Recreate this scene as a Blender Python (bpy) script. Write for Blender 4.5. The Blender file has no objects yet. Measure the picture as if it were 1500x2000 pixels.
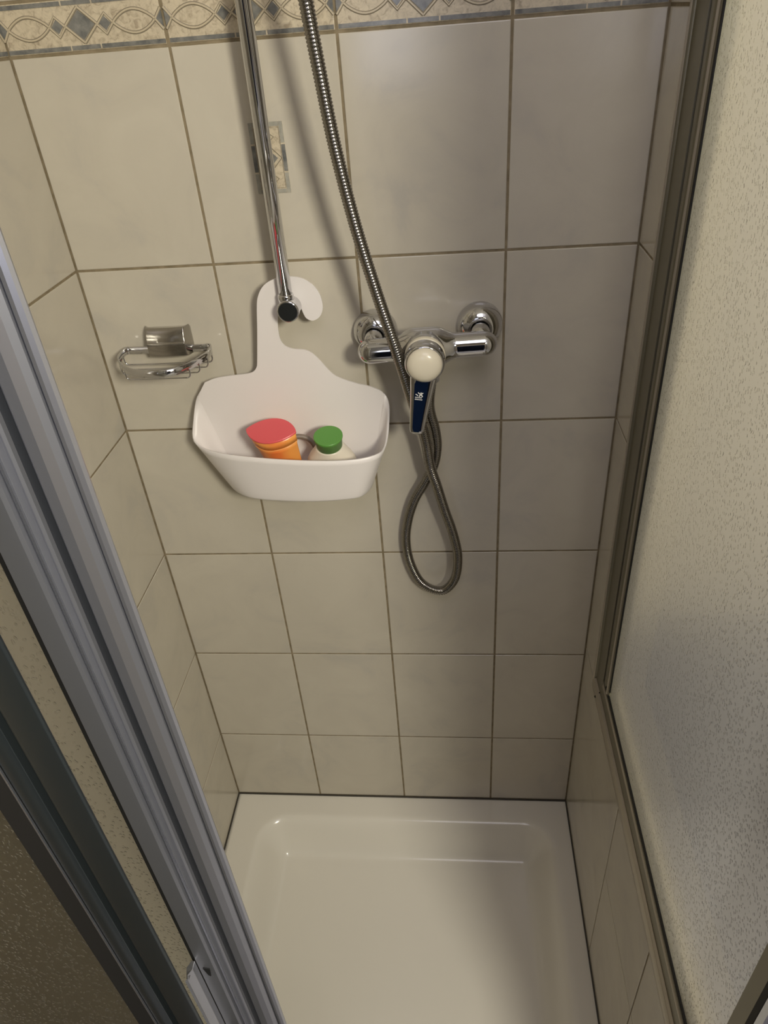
import bpy, bmesh, math, random
from mathutils import Vector, Matrix
random.seed(7)
C = bpy.context.scene.collection
PI = math.pi

# ------------------------------------------------------------------ camera
CAM = Vector((0.12614552, -0.98521109, 1.28919371))
RX = Vector((0.9951062883764713, 0.07105319687829197, -0.0686652608454796))
RY = Vector((-0.015261443311714057, -0.5760603913753114, -0.8172646534853728))
RZ = Vector((-0.09762460336230007, 0.8143131269369897, -0.5721569436059094))
F = 1396.0566
cam_d = bpy.data.cameras.new('camera')
cam = bpy.data.objects.new('camera', cam_d); C.objects.link(cam)
m = Matrix.Identity(4)
for i in range(3):
    m[i][0] = RX[i]; m[i][1] = -RY[i]; m[i][2] = -RZ[i]; m[i][3] = CAM[i]
cam.matrix_world = m
cam_d.sensor_fit = 'VERTICAL'; cam_d.sensor_height = 36.0; cam_d.sensor_width = 27.0
cam_d.lens = F / 2000 * 36.0
cam_d.clip_start = 0.02
bpy.context.scene.camera = cam

def at(px, py, Y=None, z=None, x=None):
    """the point of the photographed space seen at a pixel, on plane y=Y, z=z or x=x"""
    v = RX * ((px - 750) / F) + RY * ((py - 1000) / F) + RZ
    if Y is not None: t = (Y - CAM.y) / v.y
    elif z is not None: t = (z - CAM.z) / v.z
    else: t = (x - CAM.x) / v.x
    return CAM + v * t

# ------------------------------------------------------------------ world, lights, exposure
sc = bpy.context.scene
sc.view_settings.view_transform = 'Standard'
sc.view_settings.look = 'None'
sc.view_settings.exposure = 0.0
sc.view_settings.gamma = 1.0
sc.view_settings.use_curve_mapping = False
w = bpy.data.worlds.new('world'); sc.world = w; w.use_nodes = True
w.node_tree.nodes['Background'].inputs[0].default_value = (0.55, 0.62, 0.8, 1)
w.node_tree.nodes['Background'].inputs[1].default_value = 0.3

def area(name, loc, target, size, power, col, sy=None, shape='DISK'):
    l = bpy.data.lights.new(name, 'AREA'); l.shape = shape if sy is None else 'RECTANGLE'
    l.size = size; l.energy = power; l.color = col
    if sy is not None: l.size_y = sy
    o = bpy.data.objects.new(name, l); C.objects.link(o); o.location = loc
    d = Vector(target) - Vector(loc)
    o.rotation_euler = d.to_track_quat('-Z', 'Y').to_euler()
    return o
cy = sc.cycles
cy.max_bounces = 8; cy.diffuse_bounces = 4; cy.glossy_bounces = 4; cy.transmission_bounces = 6; cy.transparent_max_bounces = 8
cy.use_adaptive_sampling = True; cy.adaptive_threshold = 0.03
LAMP = Vector((0.74, -1.62, 1.62))
area('lamp_light', LAMP, (-0.05, 0, 0.6), 0.27, 24.0, (1.0, 0.94, 0.78))
area('ceiling_fill_light', (0.25, -1.25, 2.05), (0.1, -0.7, 0), 0.85, 6.0, (0.95, 0.90, 1.0))  # added overhead fill, broadened to soften its highlights; no fixture known
area('cool_fill_light', (-0.25, -2.3, 1.35), (0.0, -0.7, 0.9), 0.6, 6.0, (0.78, 0.82, 1.0), sy=0.8)  # added cool fill from behind the viewer; no window is known there

# ------------------------------------------------------------------ materials
def mat(name, col, rough=0.5, metal=0.0, **kw):
    m = bpy.data.materials.new(name); m.use_nodes = True
    b = m.node_tree.nodes['Principled BSDF']
    b.inputs['Base Color'].default_value = (*col, 1)
    b.inputs['Roughness'].default_value = rough
    b.inputs['Metallic'].default_value = metal
    for k, v in kw.items(): b.inputs[k.replace('_', ' ')].default_value = v
    return m
def nd(m, t, **kw):
    n = m.node_tree.nodes.new(t)
    for k, v in kw.items(): setattr(n, k, v)
    return n
def lk(m, a, ao, b, bi): m.node_tree.links.new(a.outputs[ao], b.inputs[bi])
def coords(m, rnd=True, kind='Object'):
    tc = nd(m, 'ShaderNodeTexCoord')
    if not rnd: return tc, kind
    oi = nd(m, 'ShaderNodeObjectInfo')
    mu = nd(m, 'ShaderNodeVectorMath', operation='SCALE'); mu.inputs[0].default_value = (7.3, 3.1, 5.7)
    lk(m, oi, 'Random', mu, 'Scale')
    ad = nd(m, 'ShaderNodeVectorMath', operation='ADD')
    lk(m, tc, kind, ad, 0); lk(m, mu, 0, ad, 1)
    return ad, 0
def noise(m, src, scale, detail=3, rough=0.5, dist=0.0):
    n = nd(m, 'ShaderNodeTexNoise'); n.inputs['Scale'].default_value = scale
    n.inputs['Detail'].default_value = detail; n.inputs['Roughness'].default_value = rough
    n.inputs['Distortion'].default_value = dist
    lk(m, src[0], src[1], n, 'Vector'); return n
def ramp(m, n, out, stops):
    r = nd(m, 'ShaderNodeValToRGB')
    e = r.color_ramp.elements
    while len(e) < len(stops): e.new(0.5)
    for i, (p, c) in enumerate(stops): e[i].position = p; e[i].color = (*c, 1)
    lk(m, n, out, r, 0); return r
def bump(m, n, out, strength, dist=0.001):
    b = nd(m, 'ShaderNodeBump'); b.inputs['Strength'].default_value = strength; b.inputs['Distance'].default_value = dist
    lk(m, n, out, b, 'Height'); lk(m, b, 0, m.node_tree.nodes['Principled BSDF'], 'Normal'); return b

def make_tile_mat(name, a, b_, c):
    m = mat(name, a, 0.16)
    s = coords(m)
    n = noise(m, s, 9, 5, 0.6, 0.8)
    r = ramp(m, n, 0, [(0.25, c), (0.46, b_), (0.70, a)])
    lk(m, r, 0, m.node_tree.nodes['Principled BSDF'], 'Base Color')
    n2 = noise(m, s, 14, 2)
    bump(m, n2, 0, 0.10, 0.002)
    return m
M_tile = make_tile_mat('glazed_tile', (0.56, 0.52, 0.435), (0.53, 0.49, 0.41), (0.47, 0.44, 0.385))
M_grout = mat('grout', (0.24, 0.19, 0.115), 0.9)
s = coords(M_grout, False); n = noise(M_grout, s, 60, 4)
r = ramp(M_grout, n, 0, [(0.3, (0.17, 0.135, 0.08)), (0.7, (0.29, 0.235, 0.15))]); lk(M_grout, r, 0, M_grout.node_tree.nodes['Principled BSDF'], 'Base Color')
M_border = mat('border_tile', (0.55, 0.48, 0.36), 0.35)
s = coords(M_border); n = noise(M_border, s, 130, 6, 0.7, 1.0)
r = ramp(M_border, n, 0, [(0.33, (0.34, 0.28, 0.20)), (0.5, (0.54, 0.47, 0.35)), (0.7, (0.64, 0.56, 0.42))]); lk(M_border, r, 0, M_border.node_tree.nodes['Principled BSDF'], 'Base Color')
bump(M_border, n, 0, 0.3, 0.0006)
def slate(name, a, b_):
    m = mat(name, a, 0.22)
    s = coords(m); n = noise(m, s, 90, 4, 0.6)
    r = ramp(m, n, 0, [(0.3, a), (0.7, b_)]); lk(m, r, 0, m.node_tree.nodes['Principled BSDF'], 'Base Color'); return m
M_slate = slate('slate_inlay', (0.105, 0.11, 0.11), (0.25, 0.245, 0.225))
M_slate_l = slate('pale_slate_inlay', (0.25, 0.25, 0.22), (0.40, 0.385, 0.33))
M_rope = mat('rope_line', (0.52, 0.45, 0.33), 0.3)
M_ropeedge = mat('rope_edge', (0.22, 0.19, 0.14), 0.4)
M_tray = mat('tray_enamel', (0.74, 0.71, 0.635), 0.17)
s = coords(M_tray, False); n = noise(M_tray, s, 900, 2); bump(M_tray, n, 0, 0.04, 0.0004)
M_seal = mat('silicone_seal', (0.06, 0.055, 0.045), 0.5)
M_chrome = mat('chrome', (0.60, 0.60, 0.61), 0.06, 1.0)
M_chrome_r = mat('brushed_chrome', (0.42, 0.40, 0.37), 0.2, 1.0)
M_hose = mat('hose_steel', (0.30, 0.285, 0.26), 0.14, 1.0)
M_blackcap = mat('black_cap', (0.012, 0.014, 0.015), 0.3)
M_ivory = mat('ivory_plastic', (0.72, 0.66, 0.52), 0.25)
M_blue_refl = mat('blue_reflection', (0.004, 0.009, 0.026), 0.08, 0.0)
M_white = mat('white_plastic', (0.80, 0.76, 0.74), 0.38)
M_print = mat('white_print', (0.75, 0.74, 0.7), 0.4)
M_pink = mat('pink_cap', (0.78, 0.105, 0.12), 0.35)
M_orange = mat('orange_body', (0.86, 0.29, 0.035), 0.3)
s = coords(M_orange, False); n = noise(M_orange, s, 25, 2); r = ramp(M_orange, n, 0, [(0.35, (0.82, 0.22, 0.05)), (0.6, (0.88, 0.36, 0.08))]); lk(M_orange, r, 0, M_orange.node_tree.nodes['Principled BSDF'], 'Base Color')
M_orange_l = mat('pale_orange', (0.95, 0.45, 0.14), 0.3)
M_green = mat('green_cap', (0.105, 0.30, 0.055), 0.4)
M_cream = mat('cream_bottle', (0.72, 0.66, 0.55), 0.35)
M_band = mat('brown_band', (0.20, 0.165, 0.13), 0.35)
M_alu = mat('aluminium_frame', (0.43, 0.44, 0.485), 0.34, 0.8)
M_alu_l = mat('bright_aluminium', (0.55, 0.57, 0.64), 0.25, 0.9)
M_alu_shade = mat('shaded_aluminium', (0.045, 0.055, 0.06), 0.3, 0.6)
M_alu_w = mat('champagne_frame', (0.20, 0.185, 0.135), 0.4, 0.5)
M_alu_wl = mat('pale_champagne_frame', (0.42, 0.38, 0.31), 0.35, 0.5)
M_gasket = mat('black_gasket', (0.008, 0.008, 0.008), 0.7)
M_added_band = mat('added_band_paint', (0.17, 0.175, 0.21), 0.5)
M_ledge = mat('ledge_tile', (0.70, 0.62, 0.45), 0.3)
M_groove_shade = mat('groove_shade', (0.02, 0.022, 0.026), 0.4)
M_paint = mat('wall_paint', (0.58, 0.53, 0.44), 0.6)
M_floor = mat('floor_tile', (0.50, 0.50, 0.55), 0.4)
M_ceil = mat('ceiling_paint', (0.62, 0.60, 0.56), 0.8)
M_towel = mat('navy_cloth', (0.006, 0.011, 0.035), 0.95)

def make_glass(name, tint, trans=0.55, scale=300, bstr=0.65, clear=0.0):
    """patterned privacy glass: scatters what is behind it, glossy dimpled face"""
    m = bpy.data.materials.new(name); m.use_nodes = True
    nt = m.node_tree; nt.nodes.remove(nt.nodes['Principled BSDF'])
    out = nt.nodes['Material Output']
    tc = nd(m, 'ShaderNodeTexCoord')
    mp = nd(m, 'ShaderNodeMapping'); mp.inputs['Scale'].default_value = (1, 1, 0.62)
    lk(m, tc, 'Object', mp, 0)
    n0 = noise(m, (mp, 0), scale * .35, 2, 0.5)
    mxv = nd(m, 'ShaderNodeVectorMath', operation='MULTIPLY_ADD'); mxv.inputs[1].default_value = (.006,) * 3
    lk(m, n0, 1, mxv, 0); lk(m, mp, 0, mxv, 2)
    n = nd(m, 'ShaderNodeTexVoronoi', feature='SMOOTH_F1'); n.inputs['Scale'].default_value = scale; n.inputs['Smoothness'].default_value = 0.25
    lk(m, mxv, 0, n, 'Vector')
    r = nd(m, 'ShaderNodeMapRange', interpolation_type='SMOOTHSTEP')
    r.inputs[1].default_value = 0.12; r.inputs[2].default_value = 0.42
    lk(m, n, 'Distance', r, 0)
    b = nd(m, 'ShaderNodeBump'); b.inputs['Strength'].default_value = bstr; b.inputs['Distance'].default_value = 0.0009
    lk(m, r, 0, b, 'Height')
    tl = nd(m, 'ShaderNodeBsdfTranslucent'); tl.inputs[0].default_value = (*tint, 1)
    lk(m, b, 0, tl, 'Normal')
    rf = nd(m, 'ShaderNodeBsdfRefraction'); rf.inputs['Color'].default_value = (0.9, 0.9, 0.88, 1)
    rf.inputs['Roughness'].default_value = 0.75; rf.inputs['IOR'].default_value = 1.25
    lk(m, b, 0, rf, 'Normal')
    gl = nd(m, 'ShaderNodeBsdfGlossy'); gl.inputs['Roughness'].default_value = 0.16; gl.inputs['Color'].default_value = (0.9, 0.9, 0.9, 1)
    lk(m, b, 0, gl, 'Normal')
    m0 = nd(m, 'ShaderNodeMixShader'); m0.inputs[0].default_value = 1 - trans
    lk(m, tl, 0, m0, 1); lk(m, rf, 0, m0, 2)
    tp = nd(m, 'ShaderNodeBsdfTransparent'); m1 = nd(m, 'ShaderNodeMixShader'); m1.inputs[0].default_value = clear
    lk(m, m0, 0, m1, 1); lk(m, tp, 0, m1, 2)
    fr = nd(m, 'ShaderNodeFresnel'); fr.inputs[0].default_value = 1.5; lk(m, b, 0, fr, 'Normal')
    m2 = nd(m, 'ShaderNodeMixShader'); lk(m, fr, 0, m2, 0); lk(m, m1, 0, m2, 1); lk(m, gl, 0, m2, 2)
    lk(m, m2, 0, out, 'Surface')
    return m
M_glass = make_glass('patterned_glass', (0.60, 0.60, 0.64), 0.40, clear=0.06)
M_glass_l = make_glass('door_glass', (0.85, 0.82, 0.76), 0.6)

M_clear = bpy.data.materials.new('clear_glass_face'); M_clear.use_nodes = True
_nt = M_clear.node_tree; _nt.nodes.remove(_nt.nodes['Principled BSDF'])
_t = nd(M_clear, 'ShaderNodeBsdfTransparent'); _t.inputs[0].default_value = (0.96, 0.97, 0.95, 1)
_g = nd(M_clear, 'ShaderNodeBsdfGlossy'); _g.inputs['Roughness'].default_value = 0.05
_m = nd(M_clear, 'ShaderNodeMixShader'); _m.inputs[0].default_value = 0.05
lk(M_clear, _t, 0, _m, 1); lk(M_clear, _g, 0, _m, 2); lk(M_clear, _m, 0, _nt.nodes['Material Output'], 'Surface')
def pane(name, b, pattern_mat, parent, axis, sign):
    """a pane whose pattern is pressed into one face only"""
    x0, x1, y0, y1, z0, z1 = b
    o = mk(name, bx(*b), M_clear, parent)
    o.data.materials.append(pattern_mat)
    for p in o.data.polygons:
        if p.normal[axis] * sign > 0.9: p.material_index = 1
    return o

# ------------------------------------------------------------------ helpers
def mk(name, bm, material, parent=None, smooth=False, loc=None, bevel=None, kind=None, subsurf=0, autosmooth=None):
    bmesh.ops.recalc_face_normals(bm, faces=bm.faces)
    me = bpy.data.meshes.new(name); bm.to_mesh(me); bm.free()
    me.materials.append(material)
    if smooth: me.shade_smooth()
    o = bpy.data.objects.new(name, me); C.objects.link(o)
    if parent is not None: o.parent = parent
    if loc is not None: o.location = loc
    if bevel:
        b = o.modifiers.new('bevel', 'BEVEL'); b.width = bevel; b.segments = 3; b.limit_method = 'ANGLE'; b.angle_limit = math.radians(40)
        b.harden_normals = True; me.shade_smooth()
    if subsurf:
        b = o.modifiers.new('subsurf', 'SUBSURF'); b.levels = subsurf; b.render_levels = subsurf
    if kind: o['kind'] = kind
    return o
def thing(name, label, cat, loc=(0, 0, 0), group=None):
    o = bpy.data.objects.new(name, None); C.objects.link(o); o.location = loc
    o.empty_display_size = 0.02
    o['label'] = label; o['category'] = cat
    if group: o['group'] = group
    return o
def struct(name, label=None):
    o = bpy.data.objects.new(name, None); C.objects.link(o); o['kind'] = 'structure'
    return o
def box(bm, x0, x1, y0, y1, z0, z1):
    vs = [bm.verts.new((x, y, z)) for x in (x0, x1) for y in (y0, y1) for z in (z0, z1)]
    for f in ((0, 1, 3, 2), (4, 6, 7, 5), (0, 4, 5, 1), (2, 3, 7, 6), (0, 2, 6, 4), (1, 5, 7, 3)):
        bm.faces.new([vs[i] for i in f])
def bx(x0, x1, y0, y1, z0, z1):
    bm = bmesh.new(); box(bm, x0, x1, y0, y1, z0, z1); return bm
def catmull(pts, n):
    pts = [Vector(p) for p in pts]; out = []
    P = [pts[0] * 2 - pts[1]] + pts + [pts[-1] * 2 - pts[-2]]
    for i in range(1, len(P) - 2):
        a, b, c, d = P[i - 1], P[i], P[i + 1], P[i + 2]
        for k in range(n):
            t = k / n
            out.append(0.5 * ((2 * b) + (c - a) * t + (2 * a - 5 * b + 4 * c - d) * t * t + (3 * b - a - 3 * c + d) * t ** 3))
    out.append(pts[-1]); return out
def resample(pts, n, closed=False):
    if closed: pts = list(pts) + [pts[0]]
    L = [0]
    for a, b in zip(pts, pts[1:]): L.append(L[-1] + (b - a).length)
    tot = L[-1]; out = []; j = 0
    for i in range(n):
        s = tot * i / (n if closed else n - 1)
        while j < len(L) - 2 and L[j + 1] < s: j += 1
        d = L[j + 1] - L[j]
        out.append(pts[j].lerp(pts[j + 1], (s - L[j]) / d if d > 0 else 0))
    return out
def tube(bm, pts, radii, seg=12, closed=False, sx=1.0, sy=1.0, up=None, capped=True):
    pts = [Vector(p) for p in pts]; n = len(pts)
    if not hasattr(radii, '__len__'): radii = [radii] * n
    rings = []; prev = None
    for i, p in enumerate(pts):
        a = pts[(i - 1) % n] if (closed or i > 0) else pts[0]
        b = pts[(i + 1) % n] if (closed or i < n - 1) else pts[-1]
        t = (b - a).normalized()
        if up is not None: u = (Vector(up) - t * t.dot(Vector(up))).normalized()
        elif prev is None:
            u = t.orthogonal().normalized()
        else: u = (prev - t * t.dot(prev)).normalized()
        prev = u; v = t.cross(u)
        rings.append([bm.verts.new(p + (u * math.cos(2 * PI * k / seg) * sx + v * math.sin(2 * PI * k / seg) * sy) * radii[i]) for k in range(seg)])
    m = n if closed else n - 1
    for i in range(m):
        A = rings[i]; B = rings[(i + 1) % n]
        for k in range(seg): bm.faces.new((A[k], A[(k + 1) % seg], B[(k + 1) % seg], B[k]))
    if not closed and capped:
        bm.faces.new(rings[0]); bm.faces.new(rings[-1])
    return rings
def lathe(bm, prof, origin, axis, seg=40, ref=None, sx=1.0, sy=1.0):
    """prof: list of (radius, distance along axis)"""
    axis = Vector(axis).normalized(); o = Vector(origin)
    u = Vector(ref) if ref is not None else axis.orthogonal()
    u = (u - axis * axis.dot(u)).normalized(); v = axis.cross(u)
    rings = []
    for r, h in prof:
        if r < 1e-6: rings.append([bm.verts.new(o + axis * h)])
        else: rings.append([bm.verts.new(o + axis * h + (u * math.cos(2 * PI * k / seg) * sx + v * math.sin(2 * PI * k / seg) * sy) * r) for k in range(seg)])
    for A, B in zip(rings, rings[1:]):
        for k in range(seg):
            k2 = (k + 1) % seg
            if len(A) == 1 and len(B) == 1: continue
            if len(A) == 1: bm.faces.new((A[0], B[k], B[k2]))
            elif len(B) == 1: bm.faces.new((A[k], A[k2], B[0]))
            else: bm.faces.new((A[k], A[k2], B[k2], B[k]))
    if len(rings[0]) > 1: bm.faces.new(rings[0])
    if len(rings[-1]) > 1: bm.faces.new(rings[-1])
def prism(bm, poly, a0, a1, axes='xy'):
    """extrude a 2-D polygon along the third axis"""
    def P(p, h):
        if axes == 'xy': return (p[0], p[1], h)
        if axes == 'xz': return (p[0], h, p[1])
        return (h, p[0], p[1])
    A = [bm.verts.new(P(p, a0)) for p in poly]; B = [bm.verts.new(P(p, a1)) for p in poly]
    n = len(poly)
    fa = bm.faces.new(A); fb = bm.faces.new(list(reversed(B)))
    for i in range(n): bm.faces.new((A[i], B[i], B[(i + 1) % n], A[(i + 1) % n]))
    bm.normal_update()
    bmesh.ops.triangulate(bm, faces=[fa, fb])

# ------------------------------------------------------------------ the room shell
XL, XR = -0.3984, 0.3715
TH = 0.2548; TW = 0.2; Z0 = -0.2213; ZB = 5 * TH; BH = 0.0535
G = 0.0017          # half a joint
ZC = 2.15
TK = 0.0012         # how proud the tiles stand of the grout
wall_back = struct('wall_back'); mk('grout_bed', bx(XL - 0.1, 1.6, TK, 0.1, -0.36, ZC), M_grout, wall_back)
wall_left = struct('wall_left'); mk('grout_bed', bx(XL - 0.1, XL - TK, -2.6, TK, -0.36, ZC), M_grout, wall_left)
wall_right = struct('wall_right')
bm = bmesh.new(); box(bm, XR + TK, XR + 0.085, -0.094, TK, Z0 - 0.1, ZC); box(bm, XR + TK, XR + 0.085, -0.79, -0.094, -0.36, 0.2775)
mk('grout_bed', bm, M_grout, wall_right)
mk('ledge_tile', bx(XR + .0315, XR + .0865, -.79, -.0955, .2775, .2795), M_ledge, wall_right)
mk('reveal_tile', bx(XR + .0315, XR + .0865, -.0955, -.094, .2795, ZC), M_ledge, wall_right)
o = mk('wall_front', bx(XL, 1.6, -2.6, -2.5, -0.36, ZC), M_paint); o['kind'] = 'structure'
o = mk('wall_room_right', bx(1.6, 1.7, -2.6, 0.1, -0.36, ZC), M_paint); o['kind'] = 'structure'
o = mk('floor', bx(XL - 0.1, 1.7, -2.6, 0.1, -0.42, -0.36), M_floor); o['kind'] = 'structure'
o = mk('ceiling', bx(XL - 0.1, 1.7, -2.6, 0.1, ZC, ZC + 0.06), M_ceil); o['kind'] = 'structure'

tile_cache = {}
def tile(parent, axis, a0, a1, z0, z1, face, mat_=None, name='tile'):
    """a glazed tile: axis 'x' lies in a plane y=face, axis 'yl'/'yr' in a plane x=face"""
    w_ = round(a1 - a0 - 2 * G, 5); h_ = round(z1 - z0 - 2 * G, 5)
    key = (axis, w_, h_, name, mat_)
    if key not in tile_cache:
        bm = bmesh.new(); hw, hh = w_ / 2, h_ / 2; c = min(0.0012, hw * .3); d = 0.006
        def ring(i, dep):
            q = [(-hw + i, -hh + i), (hw - i, -hh + i), (hw - i, hh - i), (-hw + i, hh - i)]
            if axis == 'x': return [bm.verts.new((x, dep, z)) for x, z in q]
            if axis == 'yl': return [bm.verts.new((-dep, x, z)) for x, z in q]
            return [bm.verts.new((dep, x, z)) for x, z in q]
        R = [ring(0, d), ring(0, 0.0007), ring(c * 0.35, 0.0002), ring(c, 0.0)]
        for A, B in zip(R, R[1:]):
            for k in range(4): bm.faces.new((A[k], A[(k + 1) % 4], B[(k + 1) % 4], B[k]))
        bm.faces.new(R[-1]); bm.faces.new(R[0])
        bmesh.ops.recalc_face_normals(bm, faces=bm.faces)
        me = bpy.data.meshes.new(name); bm.to_mesh(me); bm.free(); me.materials.append(mat_ or M_tile)
        tile_cache[key] = me
    o = bpy.data.objects.new(name, tile_cache[key]); C.objects.link(o); o.parent = parent
    ac, zc = (a0 + a1) / 2, (z0 + z1) / 2
    o.location = (ac, face, zc) if axis == 'x' else (face, ac, zc)
    return o
rows = [(Z0 + 0.002, 0)] + [(i * TH, (i + 1) * TH) for i in range(5)] + [(ZB + BH, ZB + BH + TH), (ZB + BH + TH, ZB + BH + 2 * TH), (ZB + BH + 2 * TH, ZC)]
cols = [(XL, -0.2), (-0.2, 0), (0, 0.2), (0.2, XR)]
for z0, z1 in rows:
    for x0, x1 in cols: tile(wall_back, 'x', x0, x1, z0, z1, 0)
    for k in range(4): tile(wall_left, 'yl', -0.2 * (k + 1), -0.2 * k, z0, z1, XL)
# beyond the screen the back wall goes on, painted
mk('painted_plaster', bx(XR + 0.085, 1.6, 0, 0.01, 0.36, ZC), M_paint, wall_back); mk('added_grey_band', bx(XR + 0.085, 1.6, -0.004, 0.01, -0.36, 0.36), M_added_band, wall_back)  # grey lower band invented to make the glass look cool and dark below
# right pier, half wall under the screen
for z0, z1 in [(0.2785, 3 * TH), (3 * TH, 4 * TH), (4 * TH, ZB), (ZB, ZB + BH), (ZB + BH, ZB + BH + TH), (ZB + BH + TH, ZC)]:
    tile(wall_right, 'yr', -0.0950, 0, z0, z1, XR, name='tile')
tile(wall_right, 'yr', -0.3235, 0, Z0 + 0.002, 0.2775, XR)
for a, b_ in ((-0.530, -0.3235), (-0.735, -0.530)):
    tile(wall_right, 'yr', a, b_, 0.066, 0.2775, XR); tile(wall_right, 'yr', a, b_, Z0 + 0.002, 0.066, XR)

# the patterned border: every tile carries inlays and raised rope lines
def ribbon(bm, pts, wd, y0, y1):
    """flat raised line in the xz plane"""
    n = len(pts); L = []
    for i, p in enumerate(pts):
        a = pts[max(0, i - 1)]; b = pts[min(n - 1, i + 1)]
        t = Vector((b[0] - a[0], b[1] - a[1])).normalized(); nn = Vector((-t.y, t.x)) * wd / 2
        L.append((Vector(p) + nn, Vector(p) - nn))
    rings = []
    for a, b in L:
        mid = (a + b) / 2
        rings.append([bm.verts.new((a.x, y0, a.y)), bm.verts.new((mid.x * .4 + a.x * .6, y1, mid.y * .4 + a.y * .6)), bm.verts.new((mid.x * .4 + b.x * .6, y1, mid.y * .4 + b.y * .6)), bm.verts.new((b.x, y0, b.y))])
    for A, B in zip(rings, rings[1:]):
        for k in range(3): bm.faces.new((A[k], A[k + 1], B[k + 1], B[k]))
W2 = TW / 2; HB = BH / 2
def lens_pts(c, hw, hh, sgn, n=12):
    return [(c + hw * (2 * k / n - 1), sgn * hh * math.sin(PI * k / n) ** 0.85) for k in range(n + 1)]
def diamond(c, hw, hh): return [(c, hh), (c + hw, 0), (c, -hh), (c - hw, 0), (c, hh)]
def border_parts():
    out = []
    hw, hh = TW / 2 - G, BH / 2 - G
    ropes = []
    for sx in (-1, 1):
        ropes += [lens_pts(sx * 0.0645, 0.0255, 0.0115, 1), lens_pts(sx * 0.0645, 0.0255, 0.0115, -1)]
        ropes.append([(sx * 0.0390, 0.0), (sx * 0.0305, 0.0095), (sx * 0.0195, -0.001), ])
        ropes.append([(sx * 0.0390, 0.0), (sx * 0.0290, -0.0105), (sx * 0.0195, -0.001)])
        ropes.append([(sx * 0.090, 0.0), (sx * hw, 0.0105)]); ropes.append([(sx * 0.090, 0.0), (sx * hw, -0.0105)])
        ropes.append([(sx * 0.0195, 0), (0.0, 0.0175)]); ropes.append([(sx * 0.0195, 0), (0.0, -0.0175)])
    b1 = bmesh.new(); b2 = bmesh.new()
    for r_ in ropes:
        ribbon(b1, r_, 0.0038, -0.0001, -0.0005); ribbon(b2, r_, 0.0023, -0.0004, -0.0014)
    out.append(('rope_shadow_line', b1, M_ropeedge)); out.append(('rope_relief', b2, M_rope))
    def dia(c, a, h):
        bm = bmesh.new(); prism(bm, [(c, h), (c + a, 0), (c, -h), (c - a, 0)], -0.0006, 0.002, 'xz'); return bm
    out.append(('diamond_inlay', dia(0, 0.0165, 0.0145), M_slate))
    for sx in (-1, 1):
        out.append(('diamond_inlay', dia(sx * 0.0292, 0.0070, 0.0070), M_slate))
        bm = bmesh.new(); prism(bm, [(sx * hw, 0.0075), (sx * 0.0905, 0), (sx * hw, -0.0075)], -0.0006, 0.002, 'xz'); out.append(('half_diamond_inlay', bm, M_slate))
    for sz in (-1, 1):
        for a, b_ in ((-hw + .001, -0.0195), (-0.0175, 0.0175), (0.0195, hw - .001)):
            out.append(('strip_inlay', bx(a, b_, -0.0006, 0.002, sz * (hh - 0.0032) - 0.0022, sz * (hh - 0.0032) + 0.0022), M_slate))
    return out
btile0 = None
for i, (x0, x1) in enumerate([(XL, XL + 0.2), (-0.2, 0), (0, 0.2), (0.2, XR)]):
    if i in (0, 1, 2):
        cx = (-0.3, -0.1, 0.1)[i]
        t = tile(wall_back, 'x', cx - 0.1 + (0.0016 if i == 0 else 0), cx + 0.1, ZB, ZB + BH, 0, M_border, 'border_tile')
        t.location = (cx, 0, ZB + BH / 2)
        if btile0 is None:
            btile0 = [mk(nm, b_, m_, t) for nm, b_, m_ in border_parts()]
        else:
            for s_ in btile0:
                c = s_.copy(); C.objects.link(c); c.parent = t
    else:
        t = tile(wall_back, 'x', 0.2, XR, ZB, ZB + BH, 0, M_border, 'border_tile')
        hw = (XR - 0.2) / 2 - G; cc = (0.2 + XR) / 2
        for s_ in btile0:
            vs = [v.co.x for v in s_.data.vertices]
            if max(vs) + 0.3 < XR - 0.003:
                c = s_.copy(); C.objects.link(c); c.parent = t; c.location = (0.3 - cc, 0, 0)
        for sz in (-1, 1):
            zc = sz * (BH / 2 - G - 0.0032)
            mk('strip_inlay', bx(0.0195 + 0.3 - cc, hw - 0.001, -0.0006, 0.002, zc - 0.0022, zc + 0.0022), M_slate, t)
        b1 = bmesh.new(); b2 = bmesh.new()
        for sg in (1, -1):
            q = [p for p in lens_pts(0.3 - cc + 0.0645, 0.0255, 0.0115, sg) if p[0] < hw - .002]
            ribbon(b1, q, 0.0034, -0.0001, -0.0005); ribbon(b2, q, 0.0017, -0.0004, -0.0014)
            q = [(0.3 - cc + a_, h_) for a_, h_ in ((0, sg * 0.0175), (0.0195, 0), (0.0300, -sg * 0.0105), (0.039, 0))]
            ribbon(b1, q, 0.0034, -0.0001, -0.0005); ribbon(b2, q, 0.0017, -0.0004, -0.0014)
        mk('rope_shadow_line', b1, M_ropeedge, t); mk('rope_relief', b2, M_rope, t)
for k in range(2):
    t = tile(wall_left, 'yl', -0.2 * (k + 1), -0.2 * k, ZB, ZB + BH, XL, M_border, 'border_tile')
    for s_ in btile0:
        c = s_.copy(); C.objects.link(c); c.parent = t; c.rotation_euler = (0, 0, PI / 2)

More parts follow.
